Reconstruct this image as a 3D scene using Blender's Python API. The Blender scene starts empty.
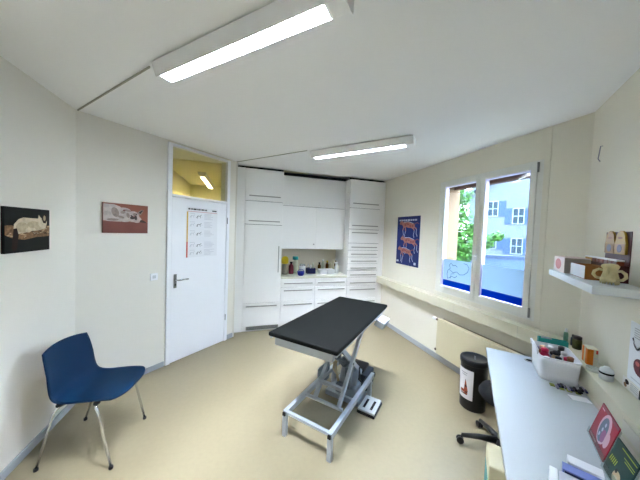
import bpy, bmesh, math, random
from mathutils import Vector, Matrix
R = random.Random(7)
C = bpy.context.scene.collection
PI = math.pi
# ------------------------------------------------------------------ camera, world, exposure
TH = 0.7259                      # heading of the second wall system (door wall, desk, lamps)
ct, st = math.cos(TH), math.sin(TH)
pitch, roll, yaw, CH = 0.0347, 0.0369, 0.3081, 1.6908
fw = Vector((math.sin(yaw)*math.cos(pitch), math.cos(yaw)*math.cos(pitch), -math.sin(pitch)))
r0 = Vector((math.cos(yaw), -math.sin(yaw), 0)); u0 = r0.cross(fw)
rt = r0*math.cos(roll)+u0*math.sin(roll); up = -r0*math.sin(roll)+u0*math.cos(roll)
cd = bpy.data.cameras.new('camera'); cam = bpy.data.objects.new('camera', cd); C.objects.link(cam)
cam.matrix_world = Matrix(((rt.x, up.x, -fw.x, 0), (rt.y, up.y, -fw.y, 0), (rt.z, up.z, -fw.z, CH), (0, 0, 0, 1)))
cd.sensor_fit = 'HORIZONTAL'; cd.sensor_width = 36; cd.lens = 248.69/640*36; cd.clip_start = 0.03; cd.clip_end = 300
bpy.context.scene.camera = cam
vs = bpy.context.scene.view_settings
vs.view_transform = 'Standard'; vs.look = 'None'; vs.gamma = 1; vs.exposure = 2.54; vs.use_curve_mapping = False
LAMP = 186.0; WORLD = 6.6
w = bpy.data.worlds.new('sky'); bpy.context.scene.world = w; w.use_nodes = True
nt = w.node_tree; bg = nt.nodes['Background']
tc = nt.nodes.new('ShaderNodeTexCoord'); sp = nt.nodes.new('ShaderNodeSeparateXYZ'); cr = nt.nodes.new('ShaderNodeValToRGB')
nt.links.new(tc.outputs['Generated'], sp.inputs[0]); nt.links.new(sp.outputs['Z'], cr.inputs[0]); nt.links.new(cr.outputs[0], bg.inputs[0])
cr.color_ramp.elements[0].color = (.80, .91, 1, 1); cr.color_ramp.elements[1].color = (.42, .66, 1, 1)
bg.inputs[1].default_value = WORLD

# ------------------------------------------------------------------ helpers
def lin(h):
    h = h.lstrip('#'); o = []
    for i in (0, 2, 4):
        c = int(h[i:i+2], 16)/255
        o.append(c/12.92 if c <= .04045 else ((c+.055)/1.055)**2.4)
    return (*o, 1)
_m = {}
def mat(name, col, rough=.6, metal=0, bump=0, bscale=40, var=0, vscale=4, emit=0, trans=0, coat=0, alpha=1, spec=None):
    if name in _m: return _m[name]
    m = bpy.data.materials.new(name); m.use_nodes = True; n = m.node_tree; b = n.nodes['Principled BSDF']
    c = lin(col)
    b.inputs['Base Color'].default_value = c; b.inputs['Roughness'].default_value = rough; b.inputs['Metallic'].default_value = metal
    if spec is None and not metal and not trans: spec = .25
    if spec is not None: b.inputs['Specular IOR Level'].default_value = spec
    if trans: b.inputs['Transmission Weight'].default_value = trans; b.inputs['IOR'].default_value = 1.45
    if coat: b.inputs['Coat Weight'].default_value = coat
    if alpha < 1: b.inputs['Alpha'].default_value = alpha
    if emit:
        b.inputs['Emission Color'].default_value = c; b.inputs['Emission Strength'].default_value = emit
    if bump or var:
        t = n.nodes.new('ShaderNodeTexCoord')
    if bump:
        nz = n.nodes.new('ShaderNodeTexNoise'); nz.inputs['Scale'].default_value = bscale; nz.inputs['Detail'].default_value = 4
        bp = n.nodes.new('ShaderNodeBump'); bp.inputs['Strength'].default_value = bump; bp.inputs['Distance'].default_value = .01
        n.links.new(t.outputs['Object'], nz.inputs['Vector']); n.links.new(nz.outputs[0], bp.inputs['Height']); n.links.new(bp.outputs[0], b.inputs['Normal'])
    if var:
        nz = n.nodes.new('ShaderNodeTexNoise'); nz.inputs['Scale'].default_value = vscale; nz.inputs['Detail'].default_value = 5
        rp = n.nodes.new('ShaderNodeValToRGB')
        rp.color_ramp.elements[0].position = .3; rp.color_ramp.elements[1].position = .7
        rp.color_ramp.elements[0].color = (*[x*(1-var) for x in c[:3]], 1); rp.color_ramp.elements[1].color = (*[min(1, x*(1+var)) for x in c[:3]], 1)
        n.links.new(t.outputs['Object'], nz.inputs['Vector']); n.links.new(nz.outputs[0], rp.inputs[0]); n.links.new(rp.outputs[0], b.inputs['Base Color'])
    _m[name] = m; return m

def P(u, v, z=0):                 # door-wall axes to world
    return Vector((ct*u-st*v, st*u+ct*v, z))

class MB:
    def __init__(s): s.bm = bmesh.new(); s.mats = []; s.cur = 0
    def m(s, material):
        if material not in s.mats: s.mats.append(material)
        s.cur = s.mats.index(material); return s
    def _tag(s, fs, smooth=False):
        for f in fs: f.material_index = s.cur; f.smooth = smooth
    def box(s, x0, x1, y0, y1, z0, z1, bev=0, M=None):
        g = bmesh.ops.create_cube(s.bm, size=1)
        vs_ = g['verts']
        for v in vs_:
            v.co = Vector(((x0+x1)/2+v.co.x*(x1-x0), (y0+y1)/2+v.co.y*(y1-y0), (z0+z1)/2+v.co.z*(z1-z0)))
        fs = {f for v in vs_ for f in v.link_faces}
        if bev:
            es = {e for v in vs_ for e in v.link_edges}
            r = bmesh.ops.bevel(s.bm, geom=list(es), offset=bev, segments=2, affect='EDGES', profile=.5)
            vs_ = list({v for f in r['faces'] for v in f.verts} | {v for v in vs_ if v.is_valid})
            fs = {f for v in vs_ for f in v.link_faces}
        if M is not None:
            for v in vs_: v.co = M @ v.co
        s._tag(fs, False); return s
    def quad(s, pts):
        f = s.bm.faces.new([s.bm.verts.new(Vector(p)) for p in pts]); s._tag([f]); return s
    def prism(s, pts, d):         # closed polygon extruded by vector d
        n = len(pts); d = Vector(d)
        a = [s.bm.verts.new(Vector(p)) for p in pts]; b = [s.bm.verts.new(Vector(p)+d) for p in pts]
        fs = [s.bm.faces.new(a[::-1]), s.bm.faces.new(b)]
        for i in range(n): fs.append(s.bm.faces.new((a[i], a[(i+1) % n], b[(i+1) % n], b[i])))
        s._tag(fs); return s
    def tube(s, pts, r, seg=10, cap=True):
        pts = [Vector(p) for p in pts]; rs = r if isinstance(r, (list, tuple)) else [r]*len(pts)
        rings = []; prev = None
        for i, p in enumerate(pts):
            a = pts[max(0, i-1)]; b = pts[min(len(pts)-1, i+1)]; t = (b-a).normalized()
            if prev is None:
                x = t.orthogonal().normalized()
            else:
                x = (prev-t*prev.dot(t)).normalized()
            prev = x; y = t.cross(x)
            rings.append([s.bm.verts.new(p+(x*math.cos(k*2*PI/seg)+y*math.sin(k*2*PI/seg))*rs[i]) for k in range(seg)])
        fs = []
        for i in range(len(rings)-1):
            for k in range(seg):
                fs.append(s.bm.faces.new((rings[i][k], rings[i][(k+1) % seg], rings[i+1][(k+1) % seg], rings[i+1][k])))
        s._tag(fs, True)
        if cap: s._tag([s.bm.faces.new(rings[0][::-1]), s.bm.faces.new(rings[-1])], False)
        return s
    def lathe(s, prof, c=(0, 0, 0), seg=24, M=None, ax=1, ay=1, cap=True):   # prof: (r, z)
        c = Vector(c); rings = []
        for r_, z in prof:
            rr = []
            for k in range(seg):
                p = Vector((r_*math.cos(k*2*PI/seg)*ax, r_*math.sin(k*2*PI/seg)*ay, z))+c
                rr.append(s.bm.verts.new(M @ p if M is not None else p))
            rings.append(rr)
        fs = []
        for i in range(len(rings)-1):
            for k in range(seg):
                fs.append(s.bm.faces.new((rings[i][k], rings[i][(k+1) % seg], rings[i+1][(k+1) % seg], rings[i+1][k])))
        s._tag(fs, True)
        if cap: s._tag([s.bm.faces.new(rings[0][::-1]), s.bm.faces.new(rings[-1])], False)
        return s
    def ball(s, c, rx, ry, rz, M=None, sub=2):
        g = bmesh.ops.create_icosphere(s.bm, subdivisions=sub, radius=1)
        for v in g['verts']:
            v.co = Vector((v.co.x*rx, v.co.y*ry, v.co.z*rz))
            if M is not None: v.co = M @ v.co
            v.co += Vector(c)
        s._tag({f for v in g['verts'] for f in v.link_faces}, True); return s
    def grid(s, f, nu, nv_, smooth=True):
        vv = [[s.bm.verts.new(Vector(f(i/nu, j/nv_))) for j in range(nv_+1)] for i in range(nu+1)]
        s._tag([s.bm.faces.new((vv[i][j], vv[i+1][j], vv[i+1][j+1], vv[i][j+1])) for i in range(nu) for j in range(nv_)], smooth); return s
    def build(s, name, material=None, parent=None, loc=None, rz=None, label=None, kind=None, fixn=True):
        if fixn: bmesh.ops.recalc_face_normals(s.bm, faces=s.bm.faces[:])
        me = bpy.data.meshes.new(name); s.bm.to_mesh(me); s.bm.free()
        for mm in (s.mats or [material]): me.materials.append(mm)
        o = bpy.data.objects.new(name, me); C.objects.link(o)
        if parent: o.parent = parent
        if loc is not None: o.location = loc
        if rz is not None: o.rotation_euler = (0, 0, rz)
        if label: o['label'] = label
        if kind: o['kind'] = kind
        return o
def tag(o, label, cat, group=None, kind=None):
    o['label'] = label; o['category'] = cat
    if group: o['group'] = group
    if kind: o['kind'] = kind
    return o
def thing(name, label, cat, loc=(0, 0, 0), rz=0, group=None):
    o = bpy.data.objects.new(name, None); C.objects.link(o); o.empty_display_size = .1
    o.location = loc; o.rotation_euler = (0, 0, rz); return tag(o, label, cat, group)
def dup(o, parent=None):
    c = o.copy(); C.objects.link(c); c.parent = parent
    for ch in [x for x in bpy.data.objects if x.parent == o]: dup(ch, c)
    return c
def cutbox(mb, axis_pts):
    for b in axis_pts: mb.box(*b)
    return mb
def ell(cx, cy, rx, ry, n=18, rot=0):
    return [(cx+math.cos(rot)*rx*math.cos(k*2*PI/n)-math.sin(rot)*ry*math.sin(k*2*PI/n), cy+math.sin(rot)*rx*math.cos(k*2*PI/n)+math.cos(rot)*ry*math.sin(k*2*PI/n)) for k in range(n)]
class Art:
    """flat printed shapes on a sheet: x to the right, y up, drawn on a plane given by a mapping"""
    def __init__(s, mb, f): s.mb = mb; s.f = f; s.d = .0004
    def poly(s, m, pts):
        s.d += .00012; s.mb.m(m); s.mb.quad([s.f(x, y, s.d) for x, y in pts])
    def e(s, m, cx, cy, rx, ry, rot=0): s.poly(m, ell(cx, cy, rx, ry, rot=rot))
    def r(s, m, x0, x1, y0, y1): s.poly(m, [(x0, y0), (x1, y0), (x1, y1), (x0, y1)])
    def line(s, m, pts, wd):
        for (a, b), (c, d) in zip(pts[:-1], pts[1:]):
            L = math.hypot(c-a, d-b) or 1; nx, ny = -(d-b)/L*wd/2, (c-a)/L*wd/2
            s.poly(m, [(a+nx, b+ny), (a-nx, b-ny), (c-nx, d-ny), (c+nx, d+ny)])

# ------------------------------------------------------------------ materials
WALL = mat('wall_paint', 'E6E3DA', .85, bump=.06, bscale=120)
CEIL = mat('ceiling_paint', 'F3F4F3', .9, bump=.05, bscale=90)
FLOOR = mat('linoleum', '8B8167', .38, var=.03, vscale=30, spec=.4)
BASEB = mat('grey_vinyl_skirting', 'A6ABAF', .5)
BASEW = mat('white_skirting', 'D5D8D8', .5)
DOORW = mat('door_paint', 'F1F3F8', .45)
CABW = mat('white_laminate', 'F2F2F0', .5)
CABD = mat('laminate_gap', '2E2E2C', .8)
HAND = mat('brushed_handle', 'A2A29D', .45, metal=.5)
CHROME = mat('chrome', 'D5D8DC', .15, metal=1)
BLACKP = mat('black_plastic', '0A0B0D', .45, spec=.3)
VOID = mat('dark_gap', '0C0C0C', .9)
WINP = mat('window_paint', 'DCDCD4', .4)
WINPV = mat('window_lavender_seal', 'CBC6DE', .4)
TRUNK = mat('trunking_plastic', 'D2CEB6', .45)
RADM = mat('radiator_enamel', 'CCC4A4', .45)
WHITE = mat('white_paper', 'F0F1F4', .6)
GREYP = mat('grey_print', '9A9CA4', .7)
DARKP = mat('dark_print', '2A2B30', .7)
GLASS = mat('clear_glass', 'FFFFFF', .0, trans=1)
def glass_mat(name, tint, mix):
    m = bpy.data.materials.new(name); m.use_nodes = True; n = m.node_tree; n.nodes.clear()
    o = n.nodes.new('ShaderNodeOutputMaterial'); a = n.nodes.new('ShaderNodeBsdfTransparent'); g = n.nodes.new('ShaderNodeBsdfGlossy'); x = n.nodes.new('ShaderNodeMixShader')
    a.inputs[0].default_value = lin(tint); g.inputs['Roughness'].default_value = .02; x.inputs[0].default_value = mix
    n.links.new(a.outputs[0], x.inputs[1]); n.links.new(g.outputs[0], x.inputs[2]); n.links.new(x.outputs[0], o.inputs[0]); return m
PANE = glass_mat('window_pane_glass', 'FAFCFF', .04)
TPANE = glass_mat('transom_glass', 'FAF9EC', .012)
ACRY = glass_mat('clear_acrylic', 'EEF4F2', .12)
def film_mat(name, col, tmix):
    m = bpy.data.materials.new(name); m.use_nodes = True; n = m.node_tree; n.nodes.clear()
    o = n.nodes.new('ShaderNodeOutputMaterial'); a = n.nodes.new('ShaderNodeBsdfTranslucent'); d = n.nodes.new('ShaderNodeBsdfDiffuse'); x = n.nodes.new('ShaderNodeMixShader')
    a.inputs[0].default_value = lin(col); d.inputs[0].default_value = lin(col); x.inputs[0].default_value = 1-tmix
    n.links.new(a.outputs[0], x.inputs[1]); n.links.new(d.outputs[0], x.inputs[2]); n.links.new(x.outputs[0], o.inputs[0]); return m
FROST = film_mat('frosted_film', '8B969D', .8)
BLUEF = film_mat('blue_film', '083E80', .75)
FLINE = film_mat('grey_film_line', '2C4254', .6)

# ------------------------------------------------------------------ room shell
XL, XW, YB, H = -1.44, 2.605, 4.80, 2.70
DD, DR = 3.077, -.80                    # door wall and desk wall, along the second system
def struct(name, mb, m=None, **k): return mb.build(name, m, kind='structure', **k)
b = MB().box(-3.5, 3.6, -3.2, 7.2, -.15, 0); struct('floor', b, FLOOR)
b = MB().box(-3.5, 2.95, -3.2, 7.2, H, H+.2); struct('ceiling', b, CEIL)
b = MB().box(XL-.25, XL, -.1, 2.87, 0, H); struct('wall_left', b, WALL)
# door wall (local x = u, y = v), opening u 1.64..2.47
u0_, u1_ = .75, 2.636
OU0, OU1, OZ = 1.632, 2.462, 2.675
b = MB()
b.box(u0_, OU0-.03, DD, DD+.12, 0, H); b.box(OU1+.03, u1_, DD, DD+.12, 0, H); b.box(OU0-.03, OU1+.03, DD, DD+.12, OZ+.01, H)
struct('wall_far_left', b, WALL, rz=TH)
b = MB().box(-.16, -.075, 4.03, YB+.1, 0, H); struct('wall_cabinet_side', b, WALL)
b = MB().box(-.075, 2.95, YB, YB+.1, 0, H); struct('wall_back', b, WALL)
# window wall with opening y 1.60..2.755, z .965..2.385
WY0, WY1, WZ0, WZ1 = 1.600, 2.755, .965, 2.385
b = MB(); X2 = XW+.28
b.box(XW, X2, WY1, YB, 0, H); b.box(XW, X2, 1.18, WY0, 0, H); b.box(XW, X2, WY0, WY1, 0, WZ0); b.box(XW, X2, WY0, WY1, WZ1, H)
WALL_WARM = mat('warm_lit_wall_paint', 'DEDACA', .85, bump=.06, bscale=120)  # wall paint with the warm light on these walls tinted into its colour
struct('wall_right', b, WALL_WARM)
PEACH = mat('peach_exterior_render', '6E5A44', .8)
b = MB(); b.box(XW+.09, X2+.02, WY1-.004, WY1+.0, WZ0, WZ1); b.box(XW+.09, X2+.02, WY0, WY0+.004, WZ0, WZ1); b.box(XW+.09, X2+.02, WY0+.004, WY1-.004, WZ1-.004, WZ1)
struct('trim_1', b, PEACH)
BROWN = mat('brown_blind_box', '4A2C20', .7)
b = MB().box(X2-.09, X2, WY0+.006, WY1-.006, WZ1-.055, WZ1-.006, .006); struct('trim_2', b, BROWN)
# near right wall and rear wall
b = MB().box(-1.1, 2.90, DR-.15, DR, 0, H); struct('wall_near_right', b, WALL_WARM, rz=TH)
b = MB().box(-.98, -.83, DR-.1, 1.55, 0, H); struct('wall_rear', b, WALL, rz=TH)
# casing board round the window
b = MB().box(XW-.006, XW+.001, 1.515, 1.562, .885, 2.698); b.box(XW-.006, XW+.001, 2.794, 2.83, .885, 2.698); b.box(XW-.006, XW+.001, 1.562, 2.794, 2.424, 2.698); b.box(XW-.006, XW+.001, 1.562, 2.794, .885, .93)
struct('trim_3', b, WALL_WARM)
# skirtings
b = MB(); b.m(BASEB).box(XL, XL+.012, 0, 2.83, 0, .065, .003); struct('baseboard_left', b)
b = MB(); b.m(BASEB).box(.82, 1.59, DD-.012, DD, 0, .06, .003); struct('baseboard_far_left', b, rz=TH)
b = MB(); b.m(BASEB).box(2.50, 2.60, DD-.014, DD-.001, .0, .07, .003); struct('baseboard_far_left.001', b, rz=TH)
b = MB(); b.m(BASEB).box(XW-.014, XW, 1.26, 4.17, 0, .075, .003); struct('baseboard_right', b)
b = MB(); b.m(BASEB).box(-.8, 2.76, DR, DR+.012, 0, .065, .003); struct('baseboard_near_right', b, rz=TH)

# neighbouring room seen through the transom
YEL = mat('yellow_wall_paint', 'EEE8C4', .85); YELC = mat('cream_ceiling_paint', 'F2EED2', .9)
b = MB().box(-1.30, -1.17, 3.25, 6.7, 0, H); struct('wall_side_room_left', b, YEL)
b = MB().box(-1.17, 1.2, 6.6, 6.7, 0, H); struct('wall_side_room_back', b, YEL)
b = MB().box(1.1, 1.2, YB+.1, 6.6, 0, H); struct('wall_side_room_right', b, YEL)
b = MB().box(-1.17, 1.1, 4.25, 6.6, H-.012, H-.001); struct('ceiling_side_room', b, YELC)

# ------------------------------------------------------------------ door
door = thing('door_1', '', 'door', (0, 0, 0), TH); del door['label']; del door['category']; door['kind'] = 'structure'
b = MB().m(DOORW)
for x0, x1 in ((OU0-.028, OU0+.022), (OU1-.022, OU1+.028)): b.box(x0, x1, DD-.02, DD+.125, 0, OZ, .003)
b.box(OU0+.022, OU1-.022, DD-.02, DD+.125, OZ-.03, OZ, .003); b.box(OU0+.022, OU1-.022, DD-.02, DD+.125, 2.045, 2.075, .003)
b.build('door_frame', None, door)
leaf = MB().m(DOORW).box(OU0+.026, OU1-.026, DD-.012, DD+.03, .006, 2.040, .002).build('door_leaf', None, door)
b = MB().m(TPANE).box(OU0+.022, OU1-.022, DD+.03, DD+.036, 2.075, OZ-.03).build('transom_pane', None, door)
b = MB().m(mat('steel_dark', '70716F', .3, metal=.8)).box(1.688, 1.722, DD-.020, DD-.012, .93, 1.10, .002)
b.m(VOID).box(1.699, 1.711, DD-.0215, DD-.0195, .955, .985)
b.build('handle_plate', None, leaf)
b = MB().m(CHROME).tube([(1.705, DD-.012, 1.03), (1.705, DD-.06, 1.03), (1.725, DD-.066, 1.03), (1.845, DD-.066, 1.03)], .009).build('door_handle', None, leaf)
for z in (1.795, .36):
    MB().m(mat('hinge_steel', '8A8C8C', .35, metal=.7)).lathe([(.008, z-.045), (.008, z+.045)], (2.452, DD-.016, 0), 12).build('hinge', None, door)
# chart on the door
def dmap(x0, z0, v=DD-.0125): return lambda x, y, d: (x0+x, v-.001-d, z0+y)
b = MB().m(mat('chart_paper', 'E9EBF0', .5)).box(1.838, 2.285, DD-.0134, DD-.0124, 1.295, 1.945)
a = Art(b, dmap(1.838, 1.295))
HDR = mat('header_black', '1A1A1C', .6); ORB = mat('chart_yellow', 'D9B060', .6); RDB = mat('chart_red', 'CC4A3C', .6); PKB = mat('chart_rose_line', 'C98A8A', .6); PAL = mat('chart_palegrey', 'C4C6CE', .7); GRN = mat('chart_sketch', '5E6266', .7)
x = .02
for wd in (.03, .02, .02, .045, .02, .03, .02, .035, .015, .03):
    a.r(HDR, x, x+wd-.006, .612, .632); x += wd
    if x > .31: break
a.r(HDR, .36, .43, .612, .628)
a.r(PKB, .012, .44, .588, .594)
a.r(ORB, .0, .018, .2, .585); a.r(RDB, .0, .018, .0, .2)
for i, z in enumerate((.51, .40, .285, .135, .035)):
    for k, (x, m_) in enumerate(((.04, PAL), (.13, GRN))):
        a.line(m_, [(x, z), (x+.02, z+.03), (x+.05, z+.025), (x+.07, z+.045)], .006); a.line(m_, [(x+.02, z+.03), (x+.015, z-.005)], .005); a.line(m_, [(x+.05, z+.025), (x+.055, z)], .005)
    a.r(PAL, .04, .11, z+.055, z+.060)
    a.r(GRN if i > 2 else PAL, .205, .212, z+.01, z+.02)
    for k in range(5):
        a.r(PAL, .24, .24+R.uniform(.09, .16), z+.056-k*.017, z+.061-k*.017)
ch = b.build('chart', None, None, rz=TH); tag(ch, 'printed white chart with yellow and red side bar taped to the white door', 'chart')
# light switch
sw = thing('light_switch', 'small square white switch on the wall beside the door handle', 'switch', P(1.47, DD, 1.10), TH)
MB().m(WHITE).box(-.04, .04, -.012, 0, -.04, .04, .003).build('switch_plate', None, sw)
MB().m(mat('switch_rocker', 'C9CCCF', .4)).box(-.018, .018, -.016, -.011, -.018, .018, .002).build('rocker', None, sw)
# ------------------------------------------------------------------ window
win = thing('window_1', '', 'window'); del win['label']; del win['category']; win['kind'] = 'structure'
b = MB().m(WINP); F0 = XW-.004; F1 = XW+.07
FY0, FY1, FZ0, FZ1 = 1.563, 2.795, .93, 2.42
b.box(F0, F1, FY0, FY0+.05, FZ0, FZ1, .003); b.box(F0, F1, FY1-.05, FY1, FZ0, FZ1, .003)
b.box(F0, F1, FY0+.05, FY1-.05, FZ0, FZ0+.05, .003); b.box(F0, F1, FY0+.05, FY1-.05, FZ1-.05, FZ1, .003)
b.build('window_frame', None, win)
for (y0, y1, nm) in ((2.184, 2.748, 'l'), (1.612, 2.180, 'r')):
    wd = .052; s0, s1 = XW-.014, XW+.05; z0, z1 = .955, 2.395
    b = MB().m(WINP)
    b.box(s0, s1, y0, y0+wd, z0, z1, .004); b.box(s0, s1, y1-wd, y1, z0, z1, .004); b.box(s0, s1, y0+wd, y1-wd, z0, z0+.065, .004); b.box(s0, s1, y0+wd, y1-wd, z1-.05, z1, .004)
    b.m(WINPV)
    i0, i1, k0, k1 = y0+wd, y1-wd, z0+.065, z1-.05
    b.box(s0+.01, s1-.004, i0, i0+.008, k0, k1); b.box(s0+.01, s1-.004, i1-.008, i1, k0, k1); b.box(s0+.01, s1-.004, i0+.008, i1-.008, k0, k0+.008); b.box(s0+.01, s1-.004, i0+.008, i1-.008, k1-.008, k1)
    sash = b.build('sash', None, win)
    gx = XW+.02
    MB().m(PANE).box(gx, gx+.004, i0+.008, i1-.008, k0+.008, k1-.008).build('pane', None, sash)
    b = MB().m(FROST).box(gx-.0012, gx-.0004, i0+.009, i1-.009, 1.112, 1.385)
    if nm == 'l':
        f_ = lambda x, y, d: (gx-.0016-d, 2.66-x, 1.12+y)
        a = Art(b, f_)
        cat = [(.06, .0), (.04, .06), (.05, .12), (.09, .15), (.07, .19), (.10, .22), (.13, .19), (.17, .20), (.2, .18)]
        a.line(FLINE, cat, .006); a.line(FLINE, [(.08, .13), (.14, .10), (.19, .12), (.24, .09), (.3, .1), (.35, .14), (.37, .19), (.34, .23), (.29, .24)], .006)
        a.line(FLINE, [(.07, .02), (.12, .05), (.17, .04), (.2, .07)], .006); a.line(FLINE, [(.1, .02), (.11, .08), (.16, .09)], .005)
    b.build('frosted_film', None, sash)
    MB().m(BLUEF).box(gx-.0012, gx-.0004, i0+.009, i1-.009, k0+.012, 1.110).build('blue_film', None, sash, label='blue film band')
    if nm == 'r':
        for z in (1.0, 2.355):
            MB().m(mat('hinge_steel', '8A8C8C', .35, metal=.7)).lathe([(.009, z-.045), (.009, z+.045)], (s0-.004, y0-.012, 0), 12).build('hinge', None, sash)
b = MB().m(mat('handle_white_metal', 'D6D8DA', .3, metal=.3)).box(XW-.022, XW-.014, 2.168, 2.196, 1.42, 1.50, .003)
b.tube([(XW-.02, 2.182, 1.475), (XW-.06, 2.182, 1.475), (XW-.065, 2.182, 1.46), (XW-.065, 2.182, 1.33)], .009)
b.build('window_handle', None, win)

# ------------------------------------------------------------------ exterior
GRD = mat('asphalt', '3A3E42', .9); HOUSE = mat('pale_house_render', '3A4248', .9); SHUT = mat('blue_shutter', '1B2D49', .8); ROOF = mat('pale_roof', '343D47', .8)
b = MB().box(3.2, 60, -25, 60, -1.3, -1.2); struct('ground', b, GRD)
hs = thing('neighbouring_house', 'pale blue rendered house with blue shutters seen through the window', 'house', (21.2, 14.3, -1.2), -1.12)
# local x to the right, y away
zg = 0
b = MB().m(HOUSE).prism([(-3.6, 0, 0), (14, 0, 0), (14, 0, 6.6), (5.2, 0, 12.1), (-3.6, 0, 6.6)], (0, 8, 0)); b.build('house_wall', None, hs)
b = MB().m(ROOF).prism([(-4.3, -.7, 6.15), (5.2, -.7, 12.2), (5.2, -.7, 12.5), (-4.4, -.7, 6.4)], (0, 9.2, 0)); b.prism([(14.7, -.7, 6.15), (5.2, -.7, 12.2), (5.2, -.7, 12.5), (14.8, -.7, 6.4)], (0, 9.2, 0)); b.build('roof', None, hs)
WG = mat('house_window_dark', '1A242A', .7, spec=.05)
for cx, czs in ((-1.75, (2.6, 5.35)), (0, (2.28, 4.70)), (2.6, (2.28, 4.70)), (5.2, (2.28, 4.70, 7.1)), (8.0, (2.28, 4.70))):
    for cz in czs:
        wn = MB().m(WG).box(cx-.36, cx+.36, -.03, .02, cz-.6, cz+.6).build('window', None, hs)
        b = MB().m(mat('white_sash', '525C66', .6))
        b.box(cx-.39, cx-.33, -.07, 0, cz-.65, cz+.65); b.box(cx+.33, cx+.39, -.07, 0, cz-.65, cz+.65); b.box(cx-.03, cx+.03, -.06, -.02, cz-.6, cz+.6)
        b.box(cx-.33, cx+.33, -.07, 0, cz+.59, cz+.65); b.box(cx-.33, cx+.33, -.09, 0, cz-.65, cz-.59); b.box(cx-.33, cx+.33, -.06, -.02, cz-.03, cz+.03)
        b.build('sash', None, wn)
        for s in (-1, 1):
            c_ = cx+s*.64
            b = MB().m(SHUT).box(c_-.24, c_+.24, -.06, -.0, cz-.65, cz+.65)
            for k in range(12): b.box(c_-.20, c_+.20, -.075, -.055, cz-.60+k*.1, cz-.53+k*.1)
            b.build('shutter', None, hs)
gw = MB().m(mat('garden_wall_paint', '2C3A4C', .9)).box(-9, 9, 0, .3, 0, 1.95); gw.m(mat('garden_wall_cap', '1A2638', .8)).box(-9.1, 9.1, -.06, .36, 1.95, 2.08)
gw = gw.build('garden_wall', None, None, (12.0, 8.3, -1.2), -.5); tag(gw, 'low blue grey garden wall between the tree and the pale house', 'wall')
tr = thing('tree', 'leafy green tree outside the left window pane', 'tree', (7.6, 8.3, -1.2))
BARK = mat('bark', '5B4A3A', .9, bump=.4, bscale=20)
LF = mat('leaf_green', '294D12', .6, var=.35, vscale=2.0)
b = MB().m(BARK).tube([(0, 0, 0), (.03, .02, 1.2), (-.02, .05, 2.4), (.05, .02, 3.6)], [.13, .11, .08, .03], 8)
lobes = [(0, .2, 3.7, 1.2), (-.5, .6, 4.6, 1.1), (.3, -.3, 2.7, .8), (.75, -.75, 2.55, .55), (-.6, .7, 2.8, 1.0), (.15, .1, 5.3, .8), (.1, -.15, 4.4, 1.0), (1.15, -1.25, 2.75, .35), (-.2, 0, 2.1, .7), (.5, -.6, 3.4, .6), (.25, -.3, 5.0, .6), (.95, -1.0, 3.15, .35), (.35, -.4, 4.6, .75), (.1, -.1, 5.6, .8), (.45, -.5, 3.9, .6), (.6, -.65, 2.2, .5), (1.4, -1.55, 2.95, .2)]
for lx, ly, lz, lr in lobes: b.tube([(0, .03, min(lz-.4, 3.3)), (lx*.6, ly*.6, lz-.15), (lx, ly, lz)], [.05, .03, .01], 6)
b.build('trunk', None, tr)
b = MB().m(LF)
for lx, ly, lz, lr in lobes:
    for k in range(int(1100*lr)):
        d = Vector((R.gauss(0, 1), R.gauss(0, 1), R.gauss(0, 1))).normalized()*lr*R.uniform(.45, 1.0)
        p = Vector((lx, ly, lz))+d; a1 = Vector((R.gauss(0, 1), R.gauss(0, 1), R.gauss(0, .6))).normalized(); a2 = a1.orthogonal().normalized()
        L, W_ = R.uniform(.06, .11), R.uniform(.03, .055)
        f = b.bm.faces.new([b.bm.verts.new(q) for q in (p-a1*L, p+a2*W_, p+a1*L, p-a2*W_)]); f.material_index = 0
b.build('foliage', None, tr, fixn=False)

# ------------------------------------------------------------------ ceiling lamps
LOUV = mat('louvre_white', 'E9ECE8', .35); HOUS = mat('lamp_housing', 'F2F4F4', .5)
EM = mat('lit_tube', 'E6EEFF', .5, emit=LAMP)
EM2 = mat('lit_tube_side_room', 'FFF2CC', .5, emit=34)
def lamp(label, loc, rz, L, wd, zd, em, group):
    t = thing('fluorescent_ceiling_lamp', label, 'lamp', loc, rz, group)     # local y = length, z = 0 at ceiling
    b = MB().m(HOUS); zl = -zd
    b.box(-.025, .035, .1, L-.1, -.012, 0)
    b.prism([(-.070, 0, -.010), (.070, 0, -.010), (.062, 0, zl), (.038, 0, zl), (.036, 0, zl*.5), (-.036, 0, zl*.5), (-.038, 0, zl), (-.042, 0, zl)], (0, L, 0))
    b.box(-.0415, .0615, 0, .085, zl+.0005, -.03); b.box(-.0415, .0615, L-.03, L, zl+.0005, -.03)
    b.build('housing', None, t)
    MB().m(em).box(-.034, .034, .09, L-.035, zl*.60, zl*.54).build('light_tube', None, t)
    b = MB().m(LOUV)
    n = int((L-.125)/.030)
    for k in range(n+1):
        y = .092+(L-.13)*k/n
        b.prism([(-.0375, y-.0015, zl+.001), (-.0375, y+.0015, zl+.001), (-.0375, y+.004, zl*.64), (-.0375, y-.004, zl*.64)], (.075, 0, 0))
    b.build('louvre', None, t)
    return t
lamp('long louvred fluorescent lamp nearest the camera at the top of the picture', P(.934, .465, H), TH+.058, 1.26, .185, .085, EM, 'louvred fluorescent ceiling lamps')
lamp('louvred fluorescent lamp on the ceiling in front of the white cabinets', P(2.70, .52, H), TH, 1.24, .17, .085, EM, 'louvred fluorescent ceiling lamps')
lamp('lit ceiling lamp in the yellow room behind the door transom', (-.70, 4.95, H-.013), 0, 1.5, .17, .085, EM2, None)
CABLE = mat('cable_duct_grey', 'A8A898', .6)
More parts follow.
